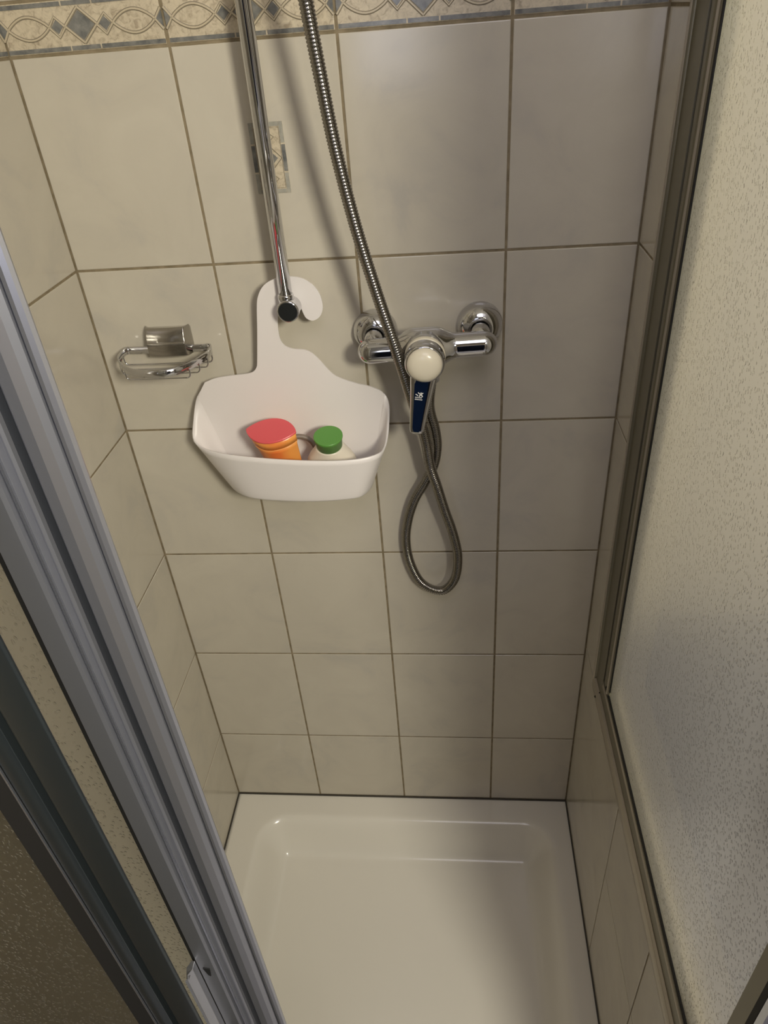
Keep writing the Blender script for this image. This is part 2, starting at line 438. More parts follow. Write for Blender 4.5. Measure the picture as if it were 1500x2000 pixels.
# the small decorated inset printed on one tile behind the riser rail
decor = mk('decor_inset', bx(-0.1210, -0.0775, -0.0004, 0.002, 1.1062, 1.1878), M_border, wall_back)
dx0, dx1, dz0, dz1 = -0.1210, -0.0775, 1.1062, 1.1878
for sx in (dx0 + 0.0026, dx1 - 0.0026):
    for a, b_, mm in ((dz0, dz0 + 0.0235, M_slate_l), (dz0 + 0.0255, dz1 - 0.0255, M_slate), (dz1 - 0.0235, dz1, M_slate_l)):
        mk('strip_inlay', bx(sx - 0.0024, sx + 0.0024, -0.0009, 0.001, a, b_), mm, decor)
for a, b_ in ((dz0, dz0 + 0.0048), (dz1 - 0.0048, dz1)):
    mk('strip_inlay', bx(dx0 + 0.0055, dx1 - 0.0055, -0.0009, 0.001, a, b_), M_slate_l, decor)
cx, cz = (dx0 + dx1) / 2, (dz0 + dz1) / 2
bm = bmesh.new(); prism(bm, [(cx, cz + 0.010), (cx + 0.0105, cz), (cx, cz - 0.010), (cx - 0.0105, cz)], -0.0009, 0.001, 'xz'); mk('diamond_inlay', bm, M_slate, decor)
b1 = bmesh.new()
ribbon(b1, [(cx, cz + 0.0155), (cx + 0.0155, cz), (cx, cz - 0.0155), (cx - 0.0155, cz), (cx, cz + 0.0155)], 0.0014, -0.0004, -0.0009)
for s_ in (-1, 1):
    for hh_ in (0.0065, 0.0035):
        ribbon(b1, [(cx, cz + s_ * 0.024 + hh_), (cx + hh_ * 1.3, cz + s_ * 0.024), (cx, cz + s_ * 0.024 - hh_), (cx - hh_ * 1.3, cz + s_ * 0.024), (cx, cz + s_ * 0.024 + hh_)], 0.0011, -0.0004, -0.0009)
ribbon(b1, [(dx0 + .006, dz0 + .006), (dx1 - .006, dz0 + .006), (dx1 - .006, dz1 - .006), (dx0 + .006, dz1 - .006), (dx0 + .006, dz0 + .006)], 0.0008, -0.0004, -0.0008)
mk('line_relief', b1, M_ropeedge, decor)

# ------------------------------------------------------------------ shower tray
tray = thing('shower_tray', 'white enamelled square shower tray with rounded basin on the floor', 'shower tray', (-0.0135, -0.38, -0.34))
def rel(o): o.location = o.location - tray.location; return o
bm = bmesh.new()
XI0, XI1, YI0, YI1 = XL + 0.060, XR - 0.0310, -0.70, -0.046
DEP = 0.085; RC = 0.075
def sm(t): t = max(0, min(1, t)); return t * t * t * (t * (6 * t - 15) + 10)
def dens(a, b, edges, fine=0.0035, coarse=0.03):
    out = [a]; x = a
    while x < b - 1e-6:
        d = min(abs(x - e) for e in edges); st = fine + max(0, d - 0.075) * 0.3
        x = min(b, x + min(st, coarse)); out.append(x)
    return out
xs = dens(XL + 0.0015, XR - 0.0015, (XI0 + .03, XI1 - .03)); ys = dens(-0.775, -0.0015, (YI0 + .03, YI1 - .03))
def trz(x, y):
    cx, cy = (XI0 + XI1) / 2, (YI0 + YI1) / 2; hx, hy = (XI1 - XI0) / 2 - RC, (YI1 - YI0) / 2 - RC
    qx, qy = abs(x - cx) - hx, abs(y - cy) - hy
    d = RC - (math.hypot(max(qx, 0), max(qy, 0)) + min(max(qx, qy), 0))
    z = -DEP * (0.86 * sm(d / 0.074) + 0.14 * sm(d / 0.25))
    return Z0 + z
grid = [[bm.verts.new((x, y, trz(x, y))) for y in ys] for x in xs]
for i in range(len(xs) - 1):
    for j in range(len(ys) - 1): bm.faces.new((grid[i][j], grid[i + 1][j], grid[i + 1][j + 1], grid[i][j + 1]))
# skirt
loop = [grid[i][0] for i in range(len(xs))] + [grid[-1][j] for j in range(1, len(ys))] + [grid[i][-1] for i in range(len(xs) - 2, -1, -1)] + [grid[0][j] for j in range(len(ys) - 2, 0, -1)]
low = [bm.verts.new((v.co.x, v.co.y, -0.36)) for v in loop]
for i in range(len(loop)):
    j = (i + 1) % len(loop); bm.faces.new((loop[i], loop[j], low[j], low[i]))
rel(mk('basin', bm, M_tray, tray, smooth=True, loc=(0, 0, 0)))
for a in (bx(XL, XR, -0.0030, -0.0002, Z0 - 0.001, Z0 + 0.0026), bx(XL, XL + 0.0022, -0.7, 0, Z0 - 0.001, Z0 + 0.0022), bx(XR - 0.0024, XR, -0.75, 0, Z0 - 0.001, Z0 + 0.0024)):
    rel(mk('silicone_seal', a, M_seal, tray, loc=(0, 0, 0)))

# ------------------------------------------------------------------ right screen: champagne frame with patterned glass on the half wall
scr = thing('shower_screen', 'fixed patterned-glass side screen in champagne metal frame on the tiled half wall', 'shower screen', (0.39, -0.4, 0.2775))
def srel(o): o.location = (-0.39, 0.4, -0.2775); return o
ZT = 1.80
def vprof(name, poly, z0, z1, m_, parent, rl=None, bevel=None):
    bm = bmesh.new(); prism(bm, poly, z0, z1, 'xy'); o = mk(name, bm, m_, parent, bevel=bevel)
    if rl: rl(o)
    return o
X = XR
vprof('wall_channel', [(X + .030, -.0952), (X - .0035, -.0952), (X - .0045, -.0975), (X - .0045, -.1010), (X - .0025, -.1030), (X - .0005, -.1035), (X - .0005, -.1440), (X + .030, -.1440)], 0.283, ZT, M_alu_w, scr, srel, 0.0006)
vprof('channel_lip', [(X - .0040, -.0968), (X - .0054, -.0975), (X - .0054, -.1012), (X - .0040, -.1020)], 0.285, ZT, M_alu_wl, scr, srel)
vprof('frame_stile', [(X + .028, -.1472), (X + .0012, -.1472), (X + .0004, -.1500), (X + .0004, -.1590), (X + .0016, -.1600), (X + .0016, -.1670), (X + .0004, -.1680), (X + .0008, -.1800), (X + .028, -.1810)], 0.345, ZT, M_alu_w, scr, srel, 0.0005)
vprof('stile_rib', [(X + .0006, -.1700), (X - .0010, -.1710), (X - .0010, -.1735), (X + .0006, -.1745)], 0.345, ZT, M_alu_wl, scr, srel)
vprof('gasket_or_shade_strip', [(X + .020, -.1442), (X + .004, -.1442), (X + .004, -.1470), (X + .020, -.1470)], 0.345, ZT, M_gasket, scr, srel)
vprof('gasket_or_shade_strip', [(X + .0028, -.1812), (X + .0006, -.1812), (X + .0012, -.1836), (X + .0028, -.1836)], 0.360, ZT, M_gasket, scr, srel)
# bottom rail, cross-section in (x,z), runs along y
def hprof(name, poly, y0, y1, m_, parent, rl, bevel=None):
    bm = bmesh.new(); prism(bm, poly, y0, y1, 'xz'); o = mk(name, bm, m_, parent, bevel=bevel); rl(o); return o
hprof('bottom_rail', [(X + .030, .2780), (X + .0005, .2780), (X - .0005, .2800), (X - .0005, .345), (X + .030, .345)], -.1445, -.712, M_alu_w, scr, srel)
hprof('rail_lip', [(X - .0004, .2800), (X - .0052, .2815), (X - .0066, .2860), (X - .0064, .2980), (X - .0046, .3040), (X - .0004, .3065)], -.1000, -.712, M_alu_wl, scr, srel, 0.0008)
hprof('rail_bead', [(X - .0004, .3360), (X - .0018, .3370), (X - .0018, .3405), (X - .0004, .3420)], -.150, -.712, M_alu_wl, scr, srel)
hprof('gasket_or_shade_strip', [(X + .0028, .3455), (X + .0004, .3455), (X + .0012, .3500), (X + .0028, .3500)], -.150, -.712, M_gasket, scr, srel)
srel(pane('glass_pane', (X + .0030, X + .0075, -.700, -.1835, .3475, ZT), M_glass, scr, 0, -1))
for yy, zz in ((-.1330, .292), (-.1365, .3045)):
    bm = bmesh.new(); lathe(bm, [(0, 0.0012), (.0012, .0012), (.0022, .0004), (.0022, -.001)], (X - .0068 if zz < .3 else X - .001, yy, zz), (-1, 0, 0), 16); srel(mk('screw', bm, M_gasket, scr))
vprof('corner_post', [(X + .034, -.694), (X + .0012, -.694), (X - .0002, -.6955), (X - .0002, -.7125), (X + .0040, -.7135), (X + .0040, -.7195), (X - .0002, -.7205), (X - .0002, -.745), (X + .034, -.745)], -0.2, ZT, M_alu_w, scr, srel)
vprof('post_gasket', [(X + .0012, -.7126), (X - .0006, -.7130), (X - .0006, -.7200), (X + .0012, -.7204)], 0.285, ZT, M_gasket, scr, srel)
vprof('post_bead', [(X - .0001, -.7210), (X - .0022, -.7225), (X - .0022, -.7300), (X - .0001, -.7320)], 0.285, ZT, M_alu_l, scr, srel)

# ------------------------------------------------------------------ left: two sliding door leaves parked one before the other
door = thing('shower_door', 'sliding shower door leaf with ribbed grey aluminium stile, parked nearest the shower opening', 'shower door', (-0.2, -0.7, Z0))
def drel(o): o.location = (0.2, 0.7, -Z0); return o
Y = -0.70
st = [(-.0650, Y + .018), (-.0522, Y + .0015), (-.0515, Y - .0005), (-.0528, Y - .0020), (-.0555, Y - .0026), (-.0578, Y - .0020), (-.0586, Y - .0002), (-.0592, Y + .0030), (-.0600, Y + .0030), (-.0606, Y - .0004),
      (-.0640, Y - .0022), (-.0700, Y - .0026), (-.0770, Y - .0012), (-.0788, Y + .0006), (-.0794, Y + .0075), (-.0845, Y + .0075), (-.0850, Y - .0010), (-.0866, Y - .0018), (-.0882, Y - .0006),
      (-.0888, Y + .0016), (-.0900, Y + .0012), (-.0906, Y - .0030), (-.0922, Y - .0036), (-.0936, Y - .0026), (-.0942, Y + .0002), (-.0958, Y + .0004), (-.0966, Y - .0032), (-.0990, Y - .0042), (-.1140, Y - .0030), (-.1156, Y - .0010), (-.1158, Y + .018)]
vprof('stile', st, Z0 + 0.001, ZT, M_alu, door, drel)
vprof('groove_shade_strip', [(-.0789, Y + .0080), (-.0789, Y + .0020), (-.0848, Y + .0020), (-.0848, Y + .0080)], Z0 + 0.001, ZT, M_groove_shade, door, drel)  # black strip put in the groove to stand for its shade
vprof('stile_highlight_rib', [(-.0907, Y - .0028), (-.0911, Y - .0042), (-.0925, Y - .0046), (-.0935, Y - .0030)], Z0 + 0.001, ZT, M_alu_l, door, drel)
vprof('gasket_or_shade_strip', [(-.1159, Y + .012), (-.1159, Y - .0005), (-.1200, Y + .0005), (-.1205, Y + .012)], Z0 + 0.001, ZT, M_gasket, door, drel)
drel(pane('glass_pane', (-.385, -.1180, Y + .003, Y + .007, Z0 + .03, ZT), M_glass_l, door, 1, -1))
# grip
gp = [at(386, 1888, Y=-0.712), at(380, 1918, Y=-0.718), at(377, 1950, Y=-0.722), at(381, 1985, Y=-0.722), at(392, 2030, Y=-0.716)]
bm = bmesh.new(); zt = at(398, 1882, Y=-.705).z
poly = [(-.1148, -.7030), (-.1148, -.7100), (-.1185, -.7140), (-.1200, -.7180), (-.1222, -.7160), (-.1205, -.7090), (-.1185, -.7030)]
A = [bm.verts.new((p[0], p[1], zt - (0.002 if i in (2, 3, 4) else 0) - (0.012 if i in (3, 4) else 0))) for i, p in enumerate(poly)]
Bv = [bm.verts.new((p[0], p[1], zt - 0.16)) for p in poly]
bm.faces.new(A); bm.faces.new(Bv)
for i in range(len(poly)): bm.faces.new((A[i], A[(i + 1) % len(poly)], Bv[(i + 1) % len(poly)], Bv[i]))
drel(mk('handle', bm, M_alu, door, bevel=0.0006))
vprof('handle_edge', [(-.1189, -.7165), (-.1193, -.7180), (-.1201, -.7186), (-.1203, -.7170)], zt - .16, zt - .004, M_alu_l, door, drel)
hx = at(406, 1896, Y=-.7035)
bm = bmesh.new(); prism(bm, [(hx.x - .0030, hx.z + .0070), (hx.x + .0034, hx.z + .0066), (hx.x + .0016, hx.z - .0085), (hx.x - .0005, hx.z - .0060)], -.7048, -.7000, 'xz'); drel(mk('latch_hole', bm, M_gasket, door))

door2 = thing('shower_door', 'sliding shower door leaf with shade-darkened frame and glass, nearest the viewer, at the lower left of the photo', 'shower door', (-0.3, -0.745, Z0))
def d2rel(o): o.location = (0.3, 0.745, -Z0); return o
Y = -0.745
st = [(-.1180, Y + .018), (-.1002, Y + .0015), (-.0998, Y), (-.1010, Y - .0014), (-.1180, Y - .0020), (-.1216, Y - .0006), (-.1224, Y + .0060), (-.1264, Y + .0060), (-.1270, Y - .0010), (-.1300, Y - .0026), (-.1380, Y - .0026), (-.1402, Y - .0014), (-.1404, Y + .018)]
vprof('stile', st, Z0 + 0.001, ZT, M_alu_shade, door2, d2rel, 0.0004)  # same metal as the other leaf, shade put into its dark colour
vprof('stile_edge', [(-.1398, Y - .0022), (-.1398, Y - .0034), (-.1410, Y - .0034), (-.1412, Y - .0010)], Z0 + 0.001, ZT, M_alu_l, door2, d2rel)
vprof('gasket_or_shade_strip', [(-.1405, Y + .012), (-.1412, Y - .0008), (-.1612, Y + .0010), (-.1612, Y + .012)], Z0 + 0.001, ZT, M_gasket, door2, d2rel)  # wide black part stands for an unlit return face
M_glass_shade = make_glass('shaded_patterned_glass', (0.22, 0.19, 0.15), 0.7, 330, 0.5)  # dark tint stands for the lack of light behind this leaf
d2rel(pane('glass_pane', (-.392, -.1600, Y + .003, Y + .007, Z0 + .03, ZT), M_glass_shade, door2, 1, -1))

# ------------------------------------------------------------------ riser rail with lower wall bracket
rail = thing('riser_rail', 'chrome shower riser rail ending in a wall bracket above the white caddy', 'shower rail', (-0.0885, 0, 0.975))
def rrel(o): o.location = (0.0885, 0, -0.975); return o
YR = -0.048
pb = at(560, 590, Y=YR); pt = Vector((at(476, 0, Y=YR).x, YR, 1.75))
bm = bmesh.new(); lathe(bm, [(.0091, 0), (.0091, (pt - pb).length)], pb, pt - pb, 40); rrel(mk('pole', bm, M_chrome, rail, smooth=True))
for q in rail.children:
    pass
bc = at(562, 610, Y=-0.062)
bz = bc.z + 0.0005; bxx = bc.x
bm = bmesh.new(); lathe(bm, [(.0195, 0), (.0195, .003), (.0165, .006), (.0130, .011), (.0120, .0160), (.0120, .0375), (.0150, .0390), (.0150, .0600), (.0142, .0622), (.0126, .0625)], (bxx, 0, bz), (0, -1, 0), 44)
rrel(mk('wall_bracket', bm, M_chrome, rail, smooth=True))
bm = bmesh.new(); lathe(bm, [(0, .0), (.0128, 0), (.0128, .0028), (.0122, .0036), (0, .0038)], (bxx, -.0602, bz), (0, -1, 0), 44); rrel(mk('end_cap', bm, M_blackcap, rail))
bm = bmesh.new(); lathe(bm, [(.0108, 0), (.0108, .008), (.0100, .010)], (pb.x, YR, bz + .010), (0, 0, 1), 32); rrel(mk('collar', bm, M_chrome, rail, smooth=True))
bm = bmesh.new(); lathe(bm, [(.0195, 0), (.0195, .003), (.0136, .011), (.0136, .060), (0, .062)], (bxx, 0, 1.70), (0, -1, 0), 44); rrel(mk('wall_bracket', bm, M_chrome, rail, smooth=True))

# ------------------------------------------------------------------ mixer
mx = Vector((0.0905, -0.062, 0.9135))
mix = thing('shower_mixer', 'chrome wall-mounted shower mixer tap with ivory knob cap and hanging lever', 'tap', (0.092, 0, 0.9135))
def mrel(o): o.location = (-0.092, 0, -0.9135); return o
ins = [(0.0183, 0.9165), (0.1660, 0.9205)]
for x_, z_ in ins:
    bm = bmesh.new(); lathe(bm, [(.0315, 0), (.0318, .003), (.0312, .009), (.0290, .0160), (.0240, .0225), (.0180, .0262), (.0128, .0278), (.0126, .0200)], (x_, -0.0003, z_), (0, -1, 0), 48)
    mrel(mk('wall_flange', bm, M_chrome, mix, smooth=True))
    bm = bmesh.new(); lathe(bm, [(.0100, 0), (.0100, .006), (.0128, .0065), (.0128, .018), (.0112, .020), (.0112, .036)], (x_, -.020, z_), (0, -1, 0), 32)
    mrel(mk('union_nut', bm, M_chrome, mix, smooth=True))
L0, L1 = at(699, 688, Y=-.062), at(971, 669, Y=-.062)
ax = (L1 - L0).normalized(); LEN = (L1 - L0).length
cpos = (Vector((0.0905, -.062, L0.lerp(L1, .5).z)) - L0).dot(ax)
prof = []
RA = .0168
for k in range(7):
    a = PI / 2 * k / 6; prof.append((max(1e-7, RA * math.sin(a)), RA * (1 - math.cos(a))))
N = 40
for k in range(1, N):
    h = RA + (LEN - 2 * RA) * k / N; d = abs(h - cpos)
    prof.append((RA + .0105 * sm(1 - (d - .012) / .034), h))
for k in range(7):
    a = PI / 2 * (1 - k / 6); prof.append((max(1e-7, RA * math.sin(a)), LEN - RA * (1 - math.cos(a))))
bm = bmesh.new(); lathe(bm, prof, L0, ax, 44); mrel(mk('body', bm, M_chrome, mix, smooth=True))
kc = at(829, 714, Y=-.120); kx, kz = kc.x, kc.z
bm = bmesh.new(); lathe(bm, [(.0270, 0), (.0268, .014), (.0258, .018), (.0262, .0190)], (kx, -.072, kz + .001), (0, -1, 0), 48); mrel(mk('cartridge_housing', bm, M_chrome, mix, smooth=True))
bm = bmesh.new(); lathe(bm, [(.0262, .0), (.0272, .001), (.0272, .0115), (.0262, .0125)], (kx, -.0835, kz), (0, -1, 0), 48); mrel(mk('knob_reflection_ring', bm, M_ivory, mix, smooth=True))  # added ring painting in the cream reflection of the knob
bm = bmesh.new(); lathe(bm, [(.0262, 0), (.0268, .003), (.0268, .014), (.0262, .0185), (.0245, .0215), (.0236, .0220)], (kx, -.0962, kz), (0, -1, 0), 48)
hub = mrel(mk('handle_hub', bm, M_chrome, mix, smooth=True))
bm = bmesh.new(); lathe(bm, [(.0234, .0), (.0232, .002), (.0222, .0050), (.0195, .0082), (.0150, .0108), (.0090, .0123), (.0040, .0129), (0, .0130)], (kx, -.1165, kz), (0, -1, 0), 48)
mrel(mk('knob_cap', bm, M_ivory, mix, smooth=True))
# lever: rounded tapering bar hanging from the hub
lt = at(826, 752, Y=-.108); lb = at(813, 853, Y=-.124)
la = Vector((kx - .0005, -.106, kz - .010)); lbv = Vector((lb.x, -.120, lb.z + .002))
bm = bmesh.new()
d = (lbv - la).normalized(); side = Vector((1, 0, 0)); side = (side - d * side.dot(d)).normalized(); nrm = side.cross(d)
if nrm.y > 0: nrm = -nrm
rings = []
NL = 26
for i in range(NL + 1):
    t = i / NL; p = la.lerp(lbv, t)
    wd = .0205 + (.0098 - .0205) * min(1, t * 1.05) ** 0.75
    th = .0090 + (.0052 - .0090) * t
    if t > .93: s_ = math.sqrt(max(.02, 1 - ((t - .93) / .07) ** 2)); wd *= .45 + .55 * s_; th *= s_
    rg = []
    for k in range(28):
        a = 2 * PI * k / 28; c_, s2 = math.cos(a), math.sin(a)
        e = 2 / 3.6
        rg.append(bm.verts.new(p + side * wd * math.copysign(abs(c_) ** e, c_) + nrm * th * math.copysign(abs(s2) ** e, s2)))
    rings.append(rg)
for A, B_ in zip(rings, rings[1:]):
    for k in range(28): bm.faces.new((A[k], A[(k + 1) % 28], B_[(k + 1) % 28], B_[k]))
bm.faces.new(rings[0]); bm.faces.new(rings[-1])
lever = mrel(mk('lever', bm, M_chrome, mix, smooth=True))
def onlever(u, t, h=.0008):
    th = .0090 + (.0052 - .0090) * t
    return la.lerp(lbv, t) + side * u + nrm * (th + h)
bm = bmesh.new(); rr = []
for i in range(15):
    t = .16 + .79 * i / 14; wl = (.0110 - .0050 * (i / 14)); 
    if i == 0: wl *= .8
    if i == 14: wl *= .7
    rr.append([bm.verts.new(onlever(-wl * 1.0, t, -.0006)), bm.verts.new(onlever(-wl, t, .0003)), bm.verts.new(onlever(wl * .72, t, .0003)), bm.verts.new(onlever(wl * .72, t, -.0006))])
for A, B_ in zip(rr, rr[1:]):
    for k in range(3): bm.faces.new((A[k], A[k + 1], B_[k + 1], B_[k]))
o = mk('lever_reflection', bm, M_blue_refl, lever);  # mirrored blue painted on the face; the lever itself is chrome
# the maker's mark printed on the lever: a stroke, a star-like figure, two tiny lines of lettering
def lp(u, v): # u,v in mm on the lever face, v downwards from t=.47
    return onlever((u * 1.25 + .6) / 1000, .335 + v * 1.3 / 1000 / (lbv - la).length, .0007)
def stroke(bm, pts, wd):
    pts = [Vector(p) for p in pts]
    for a, b in zip(pts, pts[1:]):
        t = (b - a).normalized() * .15; n_ = Vector((-t.y, t.x)) / .15 * wd / 2
        bm.faces.new([bm.verts.new(lp(*q)) for q in (a - t + n_, b + t + n_, b + t - n_, a - t - n_)])
b1 = bmesh.new()
stroke(b1, [(-6.4, 2.2), (-5.2, 2.6), (-3.9, 3.6)], .95)
stroke(b1, [(-4.0, .2), (-2.6, 1.3), (-.9, 1.8), (1.2, .2)], 1.0)
stroke(b1, [(-.9, 0.0), (-.9, 1.6)], 1.3); stroke(b1, [(-.9, 1.6), (-2.4, 4.2)], 1.2); stroke(b1, [(-.7, 1.6), (1.0, 4.2)], 1.2)
for r_ in range(2):
    u = -6.5
    random.seed(3 + r_)
    while u < .8:
        wl = random.choice((.7, .9, 1.1)); stroke(b1, [(u, 5.4 + r_ * 2.1), (u + wl * .55, 5.5 + r_ * 2.1)], 1.15); u += wl + .32
o = mk('printed_mark', b1, M_print, lever)
# outlet under the body
bm = bmesh.new(); lathe(bm, [(.0105, 0), (.0105, .012), (.0125, .013), (.0125, .026), (.0098, .028), (.0094, .040)], (0.0985, -.060, 0.902), (0.02, .05, -1), 32); mrel(mk('outlet', bm, M_chrome, mix, smooth=True))

# ------------------------------------------------------------------ hose
hose = thing('shower_hose', 'corrugated steel shower hose looping below the mixer tap', 'hose', (0.09, -0.03, 0.45))
def hrel(o): o.location = (-0.09, 0.03, -0.45); return o
P = [(540, -330, -.150), (566, -170, -.130), (597, 0, -.112), (626, 150, -.105), (655, 290, -.101), (694, 440, -.099), (735, 570, -.099), (764, 655, -.097), (786, 722, -.088), (806, 785, -.078),
     (823, 830, -.066), (832, 865, -.058), (840, 910, -.052), (853, 948, -.048), (868, 995, -.043), (884, 1040, -.039), (894, 1085, -.035), (889, 1128, -.031), (868, 1152, -.027), (842, 1150, -.022), (818, 1132, -.018),
     (800, 1095, -.0155), (793, 1055, -.015), (797, 1015, -.016), (810, 975, -.019), (831, 940, -.023), (847, 908, -.028), (853, 872, -.035), (849, 838, -.044), (840, 806, -.053), (838, 780, -.059)]
pts = [at(a, b, Y=c) for a, b, c in P] + [Vector((0.0985, -.0605, 0.872))]
fine = catmull(pts, 24)
L = sum((b - a).length for a, b in zip(fine, fine[1:]))
PITCH = .0036; NR = int(L / PITCH)
path = resample(fine, NR * 4 + 1)
rad = []
for i in range(len(path)):
    rad.append((.0067, .0077, .0080, .0077)[i % 4])
bm = bmesh.new(); tube(bm, path, rad, 18); hrel(mk('corrugated_tube', bm, M_hose, hose, smooth=True))
bm = bmesh.new(); e = fine[-1]; dd = (fine[-1] - fine[-8]).normalized()
lathe(bm, [(.0082, -.012), (.0086, -.010), (.0086, .004), (.0080, .005)], e, dd, 28); hrel(mk('end_ferrule', bm, M_chrome, hose, smooth=True))

# ------------------------------------------------------------------ soap dish
soap = thing('soap_dish', 'chrome wire soap dish holder fixed to the back wall near the left corner', 'soap dish', (-0.285, 0, 0.92))
def sorel(o): o.location = (0.285, 0, -0.92); return o
bm = bmesh.new()
prf = [(-.0002, .9350), (-.010, .9372), (-.020, .9400), (-.0245, .9360), (-.0280, .9280), (-.0296, .9210), (-.0316, .9195), (-.0318, .9160), (-.0310, .9060), (-.0300, .9000), (-.0240, .8975), (-.0002, .8960)]
n0 = 14; rings = []
for i in range(n0 + 1):
    u = i / n0 * 2 - 1
    bow = 1 - .12 * u * u - (.55 * max(0, abs(u) - .93) / .07)
    rings.append([bm.verts.new((-.2845 + u * (.0318 + .0012 * (y_ / -.03)) + .003 * 0, y_ * bow, z_)) for y_, z_ in prf])
for A, B_ in zip(rings, rings[1:]):
    for k in range(len(prf) - 1): bm.faces.new((A[k], A[k + 1], B_[k + 1], B_[k]))
bm.faces.new(rings[0]); bm.faces.new(rings[-1])
sorel(mk('mounting_block', bm, M_chrome_r, soap, bevel=0.0012))
ZS = .905
ring_px = [(300, 683, 0), (262, 682, 0), (246, 685, 0), (234, 697, 0), (231, 708, 0), (243, 722, 0), (270, 730, 0), (305, 732, 0), (342, 726, 0), (368, 716, 0), (392, 703, 0), (410, 690, 0), (413, 678, 0), (400, 674, 0), (372, 677, 0), (330, 680, 0)]
rp = []
for a, b, _ in ring_px:
    p = at(a, b, z=ZS); p.y = min(p.y, -.012); rp.append(p)
for p in rp:
    pass
cl = catmull([rp[-1]] + rp + [rp[0], rp[1]], 8)[8:-8 * 1]
cl = resample(cl[:16 * 8], 96, True)
bm = bmesh.new()
V = [[bm.verts.new(p + Vector(o_)) for o_ in ((0, 0, .0054), (0, 0, -.0052))] for p in cl]
cen = sum(cl, Vector()) / len(cl)
V2 = [[bm.verts.new(p + (cen - p).normalized() * .0022 + Vector(o_)) for o_ in ((0, 0, .0054), (0, 0, -.0052))] for p in cl]
n = len(cl)
for i in range(n):
    j = (i + 1) % n
    bm.faces.new((V[i][0], V[j][0], V[j][1], V[i][1])); bm.faces.new((V2[i][0], V2[i][1], V2[j][1], V2[j][0]))
    bm.faces.new((V[i][0], V2[i][0], V2[j][0], V[j][0])); bm.faces.new((V[i][1], V[j][1], V2[j][1], V2[i][1]))
sorel(mk('rim_band', bm, M_chrome, soap, smooth=True))
def xspan(y):
    xs_ = []
    for i in range(n):
        a, b = cl[i], cl[(i + 1) % n]
        if (a.y - y) * (b.y - y) <= 0 and a.y != b.y: xs_.append(a.x + (b.x - a.x) * (y - a.y) / (b.y - a.y))
    return (min(xs_), max(xs_)) if len(xs_) > 1 else None
for yy in (-.026, -.044, -.062, -.079):
    xx = xspan(yy)
    if not xx: continue
    a, b = xx; a += .001; b -= .001; zl = .8885
    q = [(a, yy, ZS - .003), (a + .0004, yy, zl + .004), (a + .004, yy, zl), (a + .012, yy, zl - .0004), ((a + b) / 2, yy, zl - .0006), (b - .012, yy, zl - .0004), (b - .004, yy, zl), (b - .0004, yy, zl + .004), (b, yy, ZS - .003)]
    bm = bmesh.new(); tube(bm, catmull(q, 5), .0011, 8); sorel(mk('wire', bm, M_chrome, soap, smooth=True))
bm = bmesh.new(); q = [(-.349, -.035, .8885), (-.338, -.030, .8878), (-.225, -.030, .8878)]
# ------------------------------------------------------------------ white caddy
caddy = thing('shower_caddy', 'white plastic hook-over shower caddy hanging from the riser rail bracket', 'shower caddy', (-0.118, -0.01, 0.69))
def crel(o): o.location = (0.118, 0.01, -0.69); return o
def zp(X_, Y_): return (200 + X_ / 3, 480 + Y_ / 3)
out_zoom = [(600, 800), (660, 776), (740, 762), (840, 750), (882, 738), (903, 712), (908, 670), (908, 500), (906, 350), (914, 290), (940, 238), (985, 203), (1050, 184), (1120, 180), (1180, 194), (1235, 230), (1272, 280), (1290, 340), (1288, 385), (1268, 420), (1232, 437), (1195, 422), (1174, 385), (1160, 345), (1142, 320), (1120, 303), (1095, 298), (1066, 308), (1046, 332), (1036, 362), (1030, 400),
            (1028, 450), (1032, 500), (1044, 550), (1072, 586), (1120, 603), (1180, 608), (1225, 626), (1270, 665), (1315, 715), (1360, 757), (1420, 784), (1500, 808)]
def yplate(z): return -0.0100 - (z - .69) * .085
def onplate(px, py, off=0.0):
    y = -.02
    for _ in range(6): y = yplate(at(px, py, Y=y).z) + off
    return at(px, py, Y=y)
op = [zp(*q) for q in out_zoom] + [(718, 753), (742, 762), (752, 771)]
YP = -.0085
pl = [onplate(a, b) for a, b in op]
pl = [Vector((p.x, 0, p.z)) for p in pl]
smp = catmull(pl, 4)
rim_px = [(750, 768, -.0215), (757, 778, -.0222), (760, 795, -.0250), (759, 825, -.034), (756, 855, -.053), (750, 876, -.075), (738, 887, -.094), (705, 896, -.104), (660, 900, -.108), (600, 900, -.108), (540, 897, -.105), (490, 893, -.101), (440, 887, -.093), (403, 878, -.077), (383, 866, -.058), (376, 850, -.045), (378, 820, -.034), (381, 792, -.0250), (385, 775, -.0222), (393, 762, -.0215)]
rim = [at(a, b, Y=c) for a, b, c in rim_px]
bot = [(-.012, -.0087, .69), (-.004, -.0105, .69), (.002, -.018, .69), (.002, -.035, .69), (-.001, -.063, .69), (-.0094, -.082, .69), (-.0257, -.0915, .69), (-.08, -.097, .69), (-.136, -.094, .69), (-.185, -.085, .69), (-.213, -.068, .69), (-.2285, -.0477, .69), (-.236, -.030, .69), (-.236, -.018, .69), (-.231, -.0105, .69), (-.223, -.0087, .69)]
NB = 72
rim_s = resample(catmull(rim, 10), NB); bot_s = resample(catmull(bot, 10), NB)
